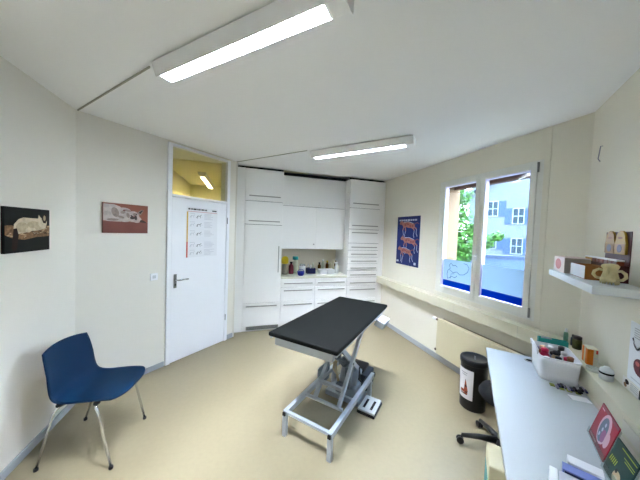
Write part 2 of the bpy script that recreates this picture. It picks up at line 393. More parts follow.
o = MB().m(CABLE).box(-.004, .004, 0, 1.27, -.010, -.0005).build('cable_duct', None, None, P(.815, 1.79, H), TH+.0); tag(o, 'thin cable duct on the ceiling from the left room corner to the nearest lamp', 'cable duct')
o = MB().m(CABLE).box(-.003, .003, 0, 1.28, -.008, -.0005).build('cable_duct', None, None, P(2.605, 1.785, H), TH); tag(o, 'thin cable duct on the ceiling from above the door to the far lamp', 'cable duct')

# ------------------------------------------------------------------ fitted cabinets (front plane y = 4.17)
YF = 4.173; G = .006
def front(b, x0, x1, z0, z1, y=YF, t=.02): b.m(CABW).box(x0+G/2, x1-G/2, y, y+t, z0+G/2, z1-G/2, .0015)
def front_obj(name, x0, x1, z0, z1, parent, y=YF):
    b = MB(); front(b, x0, x1, z0, z1, y); return b.build(name, None, parent)
def hbar(x0, x1, z, parent, y=YF):
    b = MB().m(HAND).box(x0, x1, y-.034, y-.022, z-.008, z+.008, .001)
    for x in (x0+.02, x1-.03): b.box(x, x+.01, y-.022, y+.0, z-.004, z+.004)
    b.build('handle', None, parent)
def vbar(x, z0, z1, parent, y=YF):
    b = MB().m(HAND).box(x-.007, x+.007, y-.034, y-.022, z0, z1, .001)
    for z in (z0+.02, z1-.03): b.box(x-.004, x+.004, y-.022, y+.0, z, z+.01)
    b.build('handle', None, parent)
TOP = 2.662
b = MB().m(CABW).box(-.073, .048, YF+.004, YF+.30, 0.045, TOP); b.m(CABW).box(-.073, .048, YF+.02, YF+.30, 0, .045); o = b.build('filler_panel', None); tag(o, 'narrow white filler panel between the door wall and the tall left cabinet', 'panel')
b = MB().m(CABW).box(2.515, 2.604, YF+.004, YF+.30, 0.0, TOP); o = b.build('filler_panel', None); tag(o, 'narrow white filler panel between the drawer cabinet and the window wall', 'panel')
def carcass(name, x0, x1, y0, z0, z1, parent):
    MB().m(CABD).box(x0+.004, x1-.004, y0+.0201, y0+.024, z0+.004, z1-.004).m(CABW).box(x0, x1, y0+.024, YB-.001, z0, z1).build('body', None, parent)
# left tall cabinet
cb = thing('tall_cabinet', 'tall white cabinet with one big door left of the counter niche', 'cabinet')
X0, X1 = .050, .660
carcass('body', X0, X1, YF, .085, TOP, cb)
MB().m(CABW).box(X0, X1, YF+.03, YF+.05, 0, .085).build('plinth', None, cb)
MB().m(mat('vent_grille_grey', '9B9B92', .5)).box(X0+.07, X1-.02, YF+.018, YF+.0301, .022, .075)
b = MB().m(mat('vent_grille_grey', '8E8E86', .5)).box(X0+.06, X1-.02, YF+.016, YF+.0295, .018, .078)
for k in range(5): b.m(VOID).box(X0+.07, X1-.03, YF+.0145, YF+.0165, .024+k*.011, .028+k*.011)
b.build('vent_grille', None, cb)
for z0, z1, zh in ((2.145, TOP, 2.225), (1.765, 2.145, 1.822)):
    f = front_obj('flap', X0, X1, z0, z1, cb); hbar(X0+.06, X1-.05, zh, f)
f = front_obj('door', X0, X1, .470, 1.765, cb); vbar(X1-.055, .98, 1.42, f)
f = front_obj('drawer', X0, X1, .090, .470, cb); hbar(X0+.05, X1-.06, .425, f)
# middle upper cabinet
YM = YF+.20
cb = thing('wall_cabinet', 'wide white wall cabinet with two doors above the counter niche', 'cabinet')
M0, M1 = .662, 1.872
carcass('body', M0, M1, YM, 1.36, TOP-.01, cb)
front_obj('flap', M0, M1, 2.125, TOP-.01, cb, YM)
f = front_obj('door', M0, (M0+M1)/2+.0423, 1.36, 2.125, cb, YM); front_obj('door', (M0+M1)/2+.0377, M1, 1.36, 2.125, cb, YM)
MB().m(HAND).lathe([(.012, 0), (.012, .018)], (0, 0, 0), 12, Matrix.Translation((1.27, YM, 1.45)) @ Matrix.Rotation(PI/2, 4, 'X')).build('lock', None, f)
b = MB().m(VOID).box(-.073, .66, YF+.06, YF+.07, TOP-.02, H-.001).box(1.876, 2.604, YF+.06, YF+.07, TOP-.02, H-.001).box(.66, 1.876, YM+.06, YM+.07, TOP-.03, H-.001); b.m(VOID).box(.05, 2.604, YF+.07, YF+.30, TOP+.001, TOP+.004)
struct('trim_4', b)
# base cabinets
for (x0, x1, lb) in ((.662, 1.262, 'left white drawer cabinet beneath the counter niche'), (1.264, 1.872, 'right white drawer cabinet beneath the counter niche')):
    cb = thing('base_cabinet', lb, 'cabinet', group='white base cabinets below the niche')
    carcass('body', x0, x1, YF, .085, .865, cb)
    MB().m(CABW).box(x0, x1, YF+.03, YF+.05, 0, .085).build('plinth', None, cb)
    for z0, z1, zh in ((.715, .862, .787), (.480, .715, .665), (.090, .480, .420)):
        f = front_obj('drawer', x0, x1, z0, z1, cb); hbar(x0+.05, x1-.05, zh, f)
o = MB().m(mat('counter_cream', 'DCDCCB', .35)).box(.664, 1.872, YF-.012, YB-.002, .866, .900, .004).build('countertop', None); tag(o, 'pale countertop in the niche between the tall cabinets', 'countertop')
b = MB().m(mat('splashback_beige', 'E0D8C4', .6)).box(.664, 1.872, YB-.012, YB-.003, .901, 1.358); struct('trim_5', b)
# right tall drawer cabinet
cb = thing('drawer_cabinet', 'tall white cabinet with a stack of narrow drawers beside the window wall', 'cabinet')
X0, X1 = 1.876, 2.513
carcass('body', X0, X1, YF, .085, TOP, cb)
MB().m(CABW).box(X0, X1, YF+.03, YF+.05, 0, .085).build('plinth', None, cb)
f = front_obj('flap', X0, X1, 2.145, TOP, cb); hbar(X0+.05, X1-.06, 2.225, f)
f = front_obj('flap', X0, X1, 1.755, 2.145, cb); hbar(X0+.05, X1-.06, 1.822, f)
zs = [1.755, 1.497, 1.366, 1.238, 1.112, .985, .860, .700, .46, .090]
hs_ = [1.692, 1.425, 1.296, 1.168, 1.040, .912, .765, .638, .41]
for i in range(len(zs)-1):
    f = front_obj('drawer', X0, X1, zs[i+1], zs[i], cb); hbar(X0+.05, X1-.06, hs_[i], f)

# things on the counter
def bottle(name, label, cat, x, y, r, h, m, capm, z=.9005, group=None, neck=.45, rz=0, capr=None, caph=.03):
    t = thing(name, label, cat, (x, y, z), rz, group)
    rn = r*neck
    MB().m(m).lathe([(r*.92, 0), (r, .006), (r, h*.62), (r*.9, h*.70), (rn, h*.80), (rn, h-caph)], seg=20).build('body', None, t)
    cr_ = capr or rn*1.25
    MB().m(capm).lathe([(cr_, h-caph), (cr_, h-.003), (cr_*.85, h)], seg=16).build('cap', None, t)
    return t
YELP = mat('yellow_plastic', 'D8BE2A', .5); TEAL = mat('teal_plastic', '1E8C8C', .45); DRED = mat('dark_red_plastic', '6A2430', .4); NAVY = mat('navy_plastic', '1E2250', .5); WPL = mat('white_plastic', 'E8EAEA', .4); AMB = mat('amber_glass', '6A4A1E', .25); BLUEB = mat('royal_blue_plastic', '22309A', .45); CLRP = mat('milky_plastic', 'B9BFA8', .3)
t = thing('jar', 'glass storage jar with a yellow top at the left end of the counter niche', 'jar', (.765, 4.42, .9005))
MB().m(mat('jar_contents', '8E8A78', .4)).lathe([(.05, 0), (.055, .01), (.055, .17), (.045, .19)], seg=20).build('body', None, t)
MB().m(YELP).lathe([(.05, .19), (.062, .2), (.064, .27), (.045, .31), (.02, .32)], seg=20).build('lid', None, t)
bottle('bottle', 'dark red bottle beside the jar in the counter niche', 'bottle', .885, 4.45, .045, .22, DRED, BLACKP)
bottle('dispenser', 'clear dispenser with a teal cap in the counter niche', 'dispenser', .975, 4.52, .05, .31, CLRP, TEAL, capr=.055, caph=.06)
t = thing('tub', 'royal blue tub at the front edge of the counter niche', 'tub', (1.02, 4.25, .9005))
MB().m(BLUEB).lathe([(.04, 0), (.055, .02), (.062, .07), (.058, .075), (.05, .03), (.02, .01)], seg=20).build('body', None, t)
MB().m(BLUEB).tube([(-.058, 0, .07), (-.04, 0, .10), (0, 0, .112), (.04, 0, .10), (.058, 0, .07)], .005).build('handle', None, t)
t = thing('canister', 'white canister behind the blue tub in the counter niche', 'canister', (1.10, 4.48, .9005))
MB().m(WPL).lathe([(.055, 0), (.06, .01), (.06, .13), (.05, .14)], seg=20).build('body', None, t); MB().m(CHROME).lathe([(.056, .14), (.056, .17), (.02, .18)], seg=20).build('lid', None, t)
bx = MB().m(NAVY); bx.box(-.08, .08, -.06, .06, 0, .008); bx.box(-.08, .08, -.06, -.052, .008, .10); bx.box(-.08, .08, .052, .06, .008, .10); bx.box(-.08, -.072, -.052, .052, .008, .10); bx.box(.072, .08, -.052, .052, .008, .10)
o = bx.build('storage_box', None, None, (1.26, 4.47, .9005)); tag(o, 'open navy blue box in the middle of the counter niche', 'box')
for k, (dx, c_, h_) in enumerate(((-.05, CHROME, .17), (0, WPL, .15), (.045, CLRP, .19))):
    o = MB().m(c_).lathe([(.013, .0), (.013, h_*.8), (.006, h_)], seg=10).build('instrument_tube', None, None, (1.26+dx, 4.47, .909)); tag(o, ('chrome tube standing left in the navy box', 'white tube standing centred in the navy box', 'milky tube standing right in the navy box')[k], 'tube', 'tubes in the navy box')
for k, (x_, lb) in enumerate(((1.475, 'left white lidded tray on the counter'), (1.625, 'right white lidded tray on the counter'))):
    t = thing('tray', lb, 'tray', (x_, 4.42, .9005), group='white trays on the counter')
    MB().m(WPL).prism([(-.062, -.08, 0), (.062, -.08, 0), (.07, -.08, .07), (-.07, -.08, .07)], (0, .16, 0)).build('body', None, t)
    MB().m(WHITE).box(-.073, .073, -.083, .083, .071, .082, .003).build('lid', None, t)
specs = [(1.47, 4.60, .032, .19, AMB, BLACKP, 'amber bottle with black cap behind the left tray'), (1.55, 4.62, .03, .24, CLRP, WPL, 'milky bottle behind the gap between the trays'), (1.63, 4.60, .03, .22, AMB, YELP, 'amber bottle with yellow cap behind the right tray'),
         (1.80, 4.50, .03, .20, CLRP, BLACKP, 'milky bottle with black cap right of the spray bottle'), (1.82, 4.62, .03, .25, AMB, WPL, 'amber bottle with white cap at the right end of the niche')]
for x_, y_, r_, h_, m1, m2, lb in specs: bottle('bottle', lb, 'bottle', x_, y_, r_, h_, m1, m2, group='bottles at the right of the niche')
for x_, y_, r_, h_, lb in ((1.70, 4.62, .034, .17, 'cream cup behind the spray bottle'), (1.74, 4.56, .022, .23, 'tall cream flask right behind the spray bottle')):
    o = MB().m(mat('cream_cup', 'C9C2A4', .5)).lathe([(r_*.8, 0), (r_, h_*.3), (r_, h_*.8), (r_*.7, h_)], seg=16).build('cup' if h_ < .2 else 'flask', None, None, (x_, y_, .9005)); tag(o, lb, 'cup' if h_ < .2 else 'flask')
t = thing('spray_bottle', 'white spray bottle at the right of the counter niche', 'spray bottle', (1.76, 4.42, .9005), .5)
MB().m(WPL).lathe([(.036, 0), (.04, .01), (.04, .12), (.03, .15), (.014, .17), (.014, .19)], seg=20).build('body', None, t)
MB().m(WPL).box(-.055, .03, -.012, .012, .19, .22, .005).box(-.04, -.03, -.006, .006, .155, .192, .002).build('trigger_head', None, t)

# ------------------------------------------------------------------ wall pictures
BLK = mat('canvas_black', '101414', .7); FUR = mat('cat_cream_fur', 'C9BCA4', .8, var=.22, vscale=28); FURD = mat('cat_darker_fur', 'A99880', .8); FBR = mat('cat_brown_fur', '2A1E1A', .8); STR = mat('straw_tan', '86684C', .8, var=.5, vscale=45); STR2 = mat('straw_light', 'C9AE8C', .8); FURS = mat('cat_soft_fur', 'B4A68C', .8, var=.2, vscale=35)  # FURD is a darker printed tone for ear and straw
pc = thing('cat_picture', 'square black picture of a pale cat asleep on a branch, on the left wall', 'picture', (XL, 2.29, 1.625))
b = MB().m(BLK).box(0, .018, -.193, .193, -.152, .152)
a = Art(b, lambda x, y, d: (.018+d, -.193+x, -.152+y))     # seen from +x the wall's +y runs right
a.poly(STR, [(0, .12), (.0, .18), (.05, .185), (.12, .155), (.12, .09), (.05, .10)]); a.poly(STR, [(.10, .09), (.10, .16), (.2, .155), (.3, .18), (.386, .185), (.386, .105), (.25, .10), (.15, .085)])
for k in range(70):
    x = R.uniform(.01, .37); y = .105+.06*R.random()+.02*(x > .2); a.e(R.choice([STR2, FBR, STR, FURD, STR2]), x, y, .012, .003, R.uniform(-.5, .5))
a.poly(FUR, [(.05, .14), (.055, .19), (.09, .225), (.13, .238), (.2, .235), (.26, .235), (.31, .215), (.34, .19), (.33, .165), (.27, .15), (.2, .145), (.12, .13), (.08, .125)])
for cx_, cy_, rx_, ry_, m_ in ((.12, .17, .05, .035, FURS), (.22, .19, .06, .025, FURS), (.17, .15, .025, .015, FUR), (.26, .165, .03, .015, FURS)): a.e(m_, cx_, cy_, rx_, ry_)
a.e(FUR, .30, .205, .042, .036); a.poly(FUR, [(.255, .22), (.262, .262), (.29, .235)]); a.poly(FBR, [(.29, .235), (.305, .268), (.335, .275), (.343, .235), (.33, .2), (.305, .205)])
a.e(FURD, .318, .24, .012, .02); a.poly(FBR, [(.035, .03), (.05, .16), (.075, .165), (.09, .12), (.075, .02), (.05, .01)])
b.build('canvas', None, pc)
TER = mat('terracotta_print', '86503F', .7); TERD = mat('terracotta_dark', '6C3E36', .7, var=.12, vscale=9); CW = mat('kitten_white', 'B8ADA8', .8, var=.22, vscale=24); CG = mat('kitten_grey', '8C7E78', .8, var=.25, vscale=40)
PINK_ = mat('nose_pink', 'B07A74', .7)
pc = thing('cat_picture', 'terracotta picture of a white cat lying on its side, left of the door', 'picture', P(1.194, DD, 1.748), TH)
b = MB().m(mat('canvas_edge_dark', '5A4640', .7)).box(-.198, .198, -.018, 0, -.150, .150)
a = Art(b, lambda x, y, d: (-.198+x, -.018-d, -.15+y))
a.r(TER, 0, .396, 0, .3); a.r(TERD, 0, .396, 0, .115)
a.poly(CW, [(.004, .125), (.004, .288), (.09, .288), (.14, .27), (.17, .24), (.19, .16), (.15, .118), (.06, .118)])
for cx_, cy_, rx_, ry_, m_, rt_ in ((.18, .235, .055, .028, CW, -.1), (.15, .195, .05, .05, CW, 0), (.19, .15, .06, .035, CW, .1), (.255, .175, .060, .058, CW, 0), (.29, .145, .045, .034, CW, 0), (.10, .21, .03, .05, CG, .3), (.165, .215, .022, .016, CG, .3), (.15, .165, .03, .012, CG, -.3), (.205, .235, .03, .011, CG, -.2), (.08, .135, .05, .012, CG, 0), (.21, .185, .014, .028, CG, .2), (.175, .235, .012, .008, TERD, 0)): a.e(m_, cx_, cy_, rx_, ry_, rt_)
a.e(FBR, .252, .165, .026, .018, .3); a.e(FBR, .278, .168, .013, .03, .2); a.e(CG, .272, .20, .02, .014); a.e(FBR, .238, .185, .008, .006); a.e(FBR, .285, .20, .006, .007); a.e(PINK_, .262, .178, .007, .005)
a.poly(CG, [(.285, .215), (.335, .255), (.355, .248), (.325, .195)]); a.poly(FBR, [(.305, .222), (.338, .250), (.348, .244), (.322, .208)]); a.poly(FBR, [(.315, .118), (.325, .145), (.35, .14), (.37, .128), (.385, .112)])
b.build('canvas', None, pc)
# blue anatomy poster on the window wall
PB = mat('poster_blue', '0A205C', .5); OR = mat('poster_orange', 'A0685A', .6); PW = mat('poster_pale', 'B4BCD0', .6); OD = mat('poster_rust', '8A4A40', .6)
b = MB().m(PB).box(-.002, 0, -.288, .288, -.402, .402)
a = Art(b, lambda x, y, d: (-.002-d, .288-x, -.402+y))     # x to the right as seen from the room
x = .05
for wd in (.05, .07, .04, .06, .08, .05, .05, .06):
    a.r(PW, x, x+wd-.012, .73, .755); x += wd
def beast(x0, y0, s, fl=1):
    q = lambda x, y: (x0+fl*x*s, y0+y*s)
    for cx_, cy_, rx_, ry_, rt_ in ((.20, .10, .10, .042, -.15), (.11, .105, .045, .045, .2), (.03, .13, .040, .024, .5), (.065, .12, .03, .025, .4), (.29, .085, .045, .040, -.3)): a.poly(OR, [q(*p) for p in ell(cx_, cy_, rx_, ry_, rot=rt_)])
    a.poly(OR, [q(*p) for p in ((.035, .15), (.045, .18), (.06, .145))])
    for cx_, cy_, rx_, ry_ in ((.13, .10, .025, .018), (.19, .105, .03, .012), (.24, .085, .022, .018), (.29, .08, .02, .02), (.03, .125, .012, .008), (.16, .125, .03, .008)): a.poly(OD, [q(*p) for p in ell(cx_, cy_, rx_, ry_)])
    for pts in (((.10, .08), (.075, .02), (.095, -.04), (.08, -.09)), ((.13, .08), (.14, .01), (.12, -.06), (.11, -.11)), ((.29, .07), (.33, .02), (.315, -.04), (.33, -.08)), ((.31, .08), (.375, .04), (.37, -.02), (.395, -.06))):
        a.line(OR, [q(*p) for p in pts[:2]], .022); a.line(PW, [q(*p) for p in pts[1:]], .009)
    a.line(PW, [q(.1, .14), q(.2, .145), q(.3, .12)], .007); a.line(OD, [q(.32, .10), q(.38, .13), q(.42, .11)], .008)
beast(.07, .55, 1.15); beast(.12, .30, 1.1); beast(.06, .14, 1.0)
a.r(PW, .03, .09, .04, .07); a.r(PW, .48, .53, .03, .07)
o = b.build('anatomy_poster', None, None, (XW, 3.452, 1.587)); tag(o, 'dark blue poster of three orange animals on the wall left of the window', 'poster')

# radiator
rd = thing('radiator', 'flat cream radiator on the wall beneath the window', 'radiator', (XW, 0, 0))
b = MB().m(RADM).box(-.10, -.045, 1.50, 2.62, .13, .60, .008)
for k in range(27): b.box(-.045, -.015, 1.54+k*.04, 1.565+k*.04, .15, .585)
b.build('panel', None, rd)
b = MB().m(mat('radiator_gap_shade', '6B6452', .8)).box(-.046, -.012, 1.52, 2.60, .586, .597); b.build('gap_shade_strip', None, rd)  # dark strip painting in the shade of the air gap behind the panel
for z in (.575, .17):
    b = MB().m(mat('valve_brass_dark', '4A3E30', .4, metal=.5)).lathe([(.016, 0), (.016, .04)], (0, 0, 0), 12, Matrix.Translation((-.075, 2.66, z)) @ Matrix.Rotation(PI/2, 4, 'X'))
    b.tube([(-.075, 2.655, z), (-.004, 2.655, z)], .009); v_ = b.build('valve', None, rd)
    if z > .4: MB().m(WPL).lathe([(.012, 0), (.02, .015), (.018, .06)], (0, 0, 0), 14, Matrix.Translation((-.075, 2.66, z)) @ Matrix.Rotation(-PI/2, 4, 'X')).build('valve_knob', None, v_)
MB().m(RADM).tube([(-.05, 2.665, .17), (-.05, 2.665, .575)], .007).build('pipe', None, rd)

# trunking along both walls
TZ0, TZ1, TD = .757, .876, .117
b = MB().m(TRUNK).box(XW-TD, XW, 1.29, YF-.001, TZ0, TZ1, .004)
o = b.build('cable_trunking', None); tag(o, 'long cream cable trunking on the wall beneath the window', 'trunking')
for y in (2.35, 1.62):
    MB().m(mat('trunk_seam', 'BDBAA8', .6)).box(XW-TD-.0012, XW-TD+.002, y, y+.004, TZ0+.004, TZ1-.004).build('seam', None, o)
b = MB().m(TRUNK).box(.2, 2.655, DR, DR+TD, TZ0, TZ1, .004)
o = b.build('cable_trunking', None, None, rz=TH); tag(o, 'cream cable trunking forming a ledge behind the white desk', 'trunking')
MB().m(mat('socket_plate', 'D2CFC0', .5)).box(1.62, 1.76, DR+TD, DR+TD+.004, TZ0+.03, TZ1-.03, .001).build('socket_plate', None, o)

# ------------------------------------------------------------------ desk
DZ = .745
dk = thing('desk', 'long white desk along the right wall', 'desk', (0, 0, 0), TH)
DU0, DU1, DV0, DV1 = .35, 2.572, -.676, -.178
b = MB().m(mat('desk_white', 'AEB4B6', .45)).box(DU0, DU1, DV0, DV1, DZ-.028, DZ, .003); dt = b.build('tabletop', None, dk)
MB().m(mat('grommet_grey', 'A7A99A', .5)).lathe([(.030, 0), (.030, .003), (.022, .004), (.022, .0005)], (2.49, -.455, DZ), 20).m(VOID).lathe([(.020, .0012), (.019, .0015)], (2.49, -.455, DZ), 20).build('grommet', None, dt)
LEGM = mat('desk_leg_cream', 'CFCBB6', .45)
for (x, y) in ((DU1-.15, DV1-.32), (DU1-.15, DV0+.03), (1.32, DV1-.14), (1.32, DV0+.03), (DU0+.06, DV1-.06), (DU0+.06, DV0+.03)):
    MB().m(LEGM).box(x-.02, x+.02, y-.02, y+.02, 0, DZ-.028, .003).build('leg', None, dk)
MB().m(LEGM).box(DU0+.05, DU1-.14, DV0+.02, DV0+.045, DZ-.11, DZ-.028).build('rail', None, dk)
# cream box and sleeve under the desk
t = thing('paper_box', 'cream box with a teal side standing under the desk front edge', 'box', P(1.80, -.165, 0), TH)
MB().m(mat('cream_card', 'CFC9A8', .6)).box(-.10, .10, -.16, .0, 0, .39, .008).build('body', None, t)
MB().m(mat('teal_print', '2F7F86', .5)).box(-.085, .085, .0005, .002, .04, .30).build('side_print', None, t)
o = MB().m(mat('grey_card', '9C9A88', .6)).box(-.045, .045, -.16, 0, 0, .30, .004).build('file_sleeve', None, None, P(1.955, -.20, 0), TH); tag(o, 'grey file sleeve standing beside the cream box under the desk', 'file')

# stool under the desk
sc = P(2.373, -.295, 0)
stl = thing('swivel_stool', 'black swivel stool on castors pushed under the desk', 'stool', sc, TH)
MB().m(BLACKP).lathe([(.03, .07), (.034, .12), (.024, .13)], seg=18).m(mat('column_cream', 'B9B59E', .4)).lathe([(.020, .13), (.020, .40), (.05, .42)], seg=18).build('column', None, stl)
BFAB = mat('black_fabric', '1B1C20', .85, bump=.2, bscale=200)
MB().m(BFAB).lathe([(.10, .42), (.145, .43), (.163, .455), (.163, .475), (.147, .505), (.10, .515)], seg=28).build('seat', None, stl)
for k in range(5):
    an = math.radians(99.6-72*k); c_, s_ = math.cos(an), math.sin(an)
    arm = MB().m(BLACKP).tube([(c_*.02, s_*.02, .105), (c_*.14, s_*.14, .095), (c_*.265, s_*.265, .068)], [.026, .021, .015], 8).build('base_arm', None, stl)
    b = MB().m(BLACKP)
    for sgn in (-1, 1):
        Mx = Matrix.Translation((c_*.275-s_*.012*sgn, s_*.275+c_*.012*sgn, .0275)) @ Matrix.Rotation(an, 4, 'Z') @ Matrix.Rotation(PI/2, 4, 'X')
        b.lathe([(.02, -.008), (.027, -.006), (.027, .006), (.02, .008)], (0, 0, 0), 16, Mx)
    b.tube([(c_*.265, s_*.265, .03), (c_*.265, s_*.265, .07)], .007, 8); b.build('castor', None, arm)
# black container with a label
bn = thing('waste_container', 'black round lidded container with white label by the radiator', 'container', P(2.90, -.115, 0), TH)
MB().m(BLACKP).lathe([(.104, 0), (.111, .008), (.118, .43), (.122, .435), (.122, .45), (.116, .45)], seg=36).build('body', None, bn)
MB().m(mat('black_lid', '202226', .3)).lathe([(.125, .445), (.128, .45), (.128, .485), (.121, .497), (.105, .497), (.099, .490), (.004, .492)], seg=36).build('lid', None, bn)
b = MB().m(mat('lid_lettering', '8D9094', .4))
for k in range(9): b.box(-.045+k*.010, -.038+k*.010, -.01+.003*(k % 2), .004, .4921, .4935)
b.build('lid_mark', None, bn)
LW = mat('label_white', 'E6E4E6', .5); LR = mat('label_rust', '9A4A30', .5); LG = mat('label_grey', '8C8C90', .5)
def cyl(an0, an1, z0, z1, r_, m_, b):
    b.m(m_); b.grid(lambda a_, c_: ((r_+.009*(z0+(z1-z0)*c_-.2)/.4)*math.cos(an0+(an1-an0)*a_), (r_+.009*(z0+(z1-z0)*c_-.2)/.4)*math.sin(an0+(an1-an0)*a_), z0+(z1-z0)*c_), 12, 2)
A0, A1 = math.radians(100), math.radians(178)
b = MB(); cyl(A0, A1, .11, .40, .1175, LW, b)
cyl(A0+.35, A1-.45, .36, .366, .1182, LG, b); cyl(A0+.45, A1-.5, .34, .346, .1182, LG, b); 
b.m(LR)
def lab(an, z, r_=.1186): rr = r_+.009*(z-.2)/.4; return (rr*math.cos(an), rr*math.sin(an), z)
def labpoly(m_, pts, r_=.1186): b.m(m_); b.quad([lab(an, z, r_) for an, z in pts])
mid = (A0+A1)/2
LDK = mat('label_dark', '3A1E18', .5)
for k in range(10):
    f_ = k/9; z_ = .30-.13*f_; w_ = .05+.36*f_ if f_ < .8 else .30
    cyl(mid+.10-w_*.35, mid+.10+w_*.65, z_-.0145, z_, .1183, LR if k % 4 else LDK, b)
cyl(mid-.32, mid+.12, .165, .195, .1186, LR, b); cyl(mid-.30, mid+.25, .150, .160, .1186, LDK, b)
b.build('label_sheet', None, bn)

# ------------------------------------------------------------------ examination table
AL = mat('silver_grey_enamel', 'AEB6BF', .35, metal=.35); ALD = mat('steel_grey_dark', '6E767E', .4, metal=.4); PADM = mat('black_pad', '060807', .6, bump=.05, bscale=300, spec=.06)
tb = thing('examination_table', 'height adjustable examination table with a black padded top', 'table', P(2.24, 1.08, 0), TH)
# local: x = u - 2.24, y = v - 1.08
TZ = .85
TM = Matrix.Rotation(.028, 4, 'Z')
hx, hy = .70, .315
MB().m(PADM).box(-hx, hx, -hy, hy, TZ-.034, TZ, .010, TM).build('table_pad', None, tb)
b = MB().m(AL)
b.box(-hx+.012, hx-.012, -hy+.01, -hy+.028, TZ-.052, TZ-.035, .002, TM); b.box(-hx+.012, hx-.012, hy-.028, hy-.01, TZ-.052, TZ-.035, .002, TM)
fr = b.build('pad_rail', None, tb)
b = MB().m(AL).box(-hx+.05, hx-.10, -hy+.07, hy-.07, TZ-.042, TZ-.035, 0, TM)
b.box(-hx+.03, -hx+.07, -hy+.05, hy-.05, TZ-.105, TZ-.036, .002, TM); b.box(hx-.12, hx-.08, -hy+.06, hy-.06, TZ-.10, TZ-.052, .002, TM)
b.box(-hx+.07, hx-.12, -hy+.06, -hy+.10, TZ-.095, TZ-.052, .002, TM); b.box(-hx+.07, hx-.12, hy-.10, hy-.06, TZ-.095, TZ-.052, .002, TM)
b.build('top_frame', None, tb)
def bar(b, p, q, w_, h_):      # rectangular bar from p to q
    p, q = Vector(p), Vector(q); t = (q-p).normalized(); s = Vector((0, 1, 0)); s = (s-t*s.dot(t)).normalized() if abs(t.y) < .9 else Vector((1, 0, 0)); n = t.cross(s)
    c = [p+s*w_/2*i+n*h_/2*j for i, j in ((-1, -1), (1, -1), (1, 1), (-1, 1))]; b.prism(c, q-p)
V1, V2 = -.28, .14
Z2 = .19
for v_ in (V1, V2):
    b = MB().m(AL); bar(b, (-.655, v_, Z2), (.31, v_, Z2), .035, .04); b.m(BLACKP).box(-.668, -.654, v_-.013, v_+.013, Z2-.014, Z2+.014, .002); b.box(.309, .325, v_-.02, v_+.02, Z2-.022, Z2+.022, .002); b.build('base_rail', None, tb)
    b = MB().m(AL); b.box(-.66, -.625, v_-.0175, v_+.0175, .0, Z2-.02, .002); b.build('leg', None, tb)
    b = MB().m(AL); b.box(.20, .24, v_-.0175, v_+.0175, .0, Z2-.02, .002); b.build('leg', None, tb)
    b = MB().m(AL); vv = v_+(.07 if v_ < 0 else -.115)
    bar(b, (-.37, vv, .205), (.16, vv, .77), .028, .042); b.build('scissor_arm', None, tb)
    vi = vv+(.032 if v_ < 0 else -.032)
    b = MB().m(AL); bar(b, (-.40, vi, .77), (.36, vi, .10), .026, .040); b.build('scissor_arm', None, tb)
b = MB().m(AL); bar(b, (-.642, V1+.018, Z2+.012), (-.642, V2-.018, Z2+.012), .03, .02); b.build('crossbar', None, tb)
b = MB().m(AL); bar(b, (-.375, V1+.03, .205), (-.375, V2-.02, .205), .022, .022); b.build('crossbar', None, tb)
b = MB().m(ALD).tube([(-.115, V1+.05, .475), (-.115, V2-.10, .475)], .012); b.build('pivot_rod', None, tb)
b = MB().m(AL).box(.0, .44, -.24, .12, .0, .05, .004); b.build('base_plate', None, tb)
# hydraulic / motor group
MB().m(ALD).tube([(.34, -.06, .12), (.02, -.06, .40)], .045, 16).m(CHROME).tube([(.02, -.06, .40), (-.16, -.06, .56)], .02, 12).build('hydraulic_cylinder', None, tb)
MB().m(mat('motor_grey', '8C97A2', .45)).lathe([(.03, -.1), (.088, -.09), (.095, 0), (.088, .09), (.03, .1)], (0, 0, 0), 24, Matrix.Translation((.10, -.10, .24)) @ Matrix.Rotation(.5, 4, 'Y') @ Matrix.Rotation(0, 4, 'X')).build('motor', None, tb)
MB().m(mat('motor_box_dark', '3C444C', .45)).box(.20, .42, -.255, -.07, .05, .21, .012).m(BLACKP).box(.22, .41, -.20, .04, .21, .25, .01).build('motor_housing', None, tb)
MB().m(mat('panel_grey', '707C86', .5)).box(-.06, .10, .13, .19, .12, .27, .006, Matrix.Rotation(.0, 4, 'Z')).build('side_box', None, tb)
MB().m(mat('cable_cream', 'BDB08E', .6)).tube([(.14, .02, .40), (.10, .06, .30), (.16, .08, .2), (.12, .04, .1), (.20, .02, .055)], .009, 8).m(BLACKP).tube([(-.05, -.02, .6), (0, .02, .42), (.1, -.18, .3), (.2, -.2, .12), (.3, -.22, .08)], .006, 8).build('cable', None, tb)
MB().m(AL).box(-.30, -.27, -.20, .03, .30, .33, .003).build('crossbar', None, tb)
b = MB().m(mat('motor_grey', '8C97A2', .45)).box(.02, .20, -.20, .02, .05, .15, .012).m(ALD).box(-.02, .06, -.16, -.10, .15, .36, .006).m(mat('cable_cream', 'BDB08E', .6)).tube([(.05, .0, .42), (.0, .03, .36), (.03, .05, .28), (.08, .03, .2), (.05, 0, .15)], .013, 8).m(BLACKP).tube([(.12, -.20, .33), (.06, -.22, .24), (.14, -.24, .16), (.22, -.24, .2)], .009, 8)
b.build('pump_unit', None, tb)
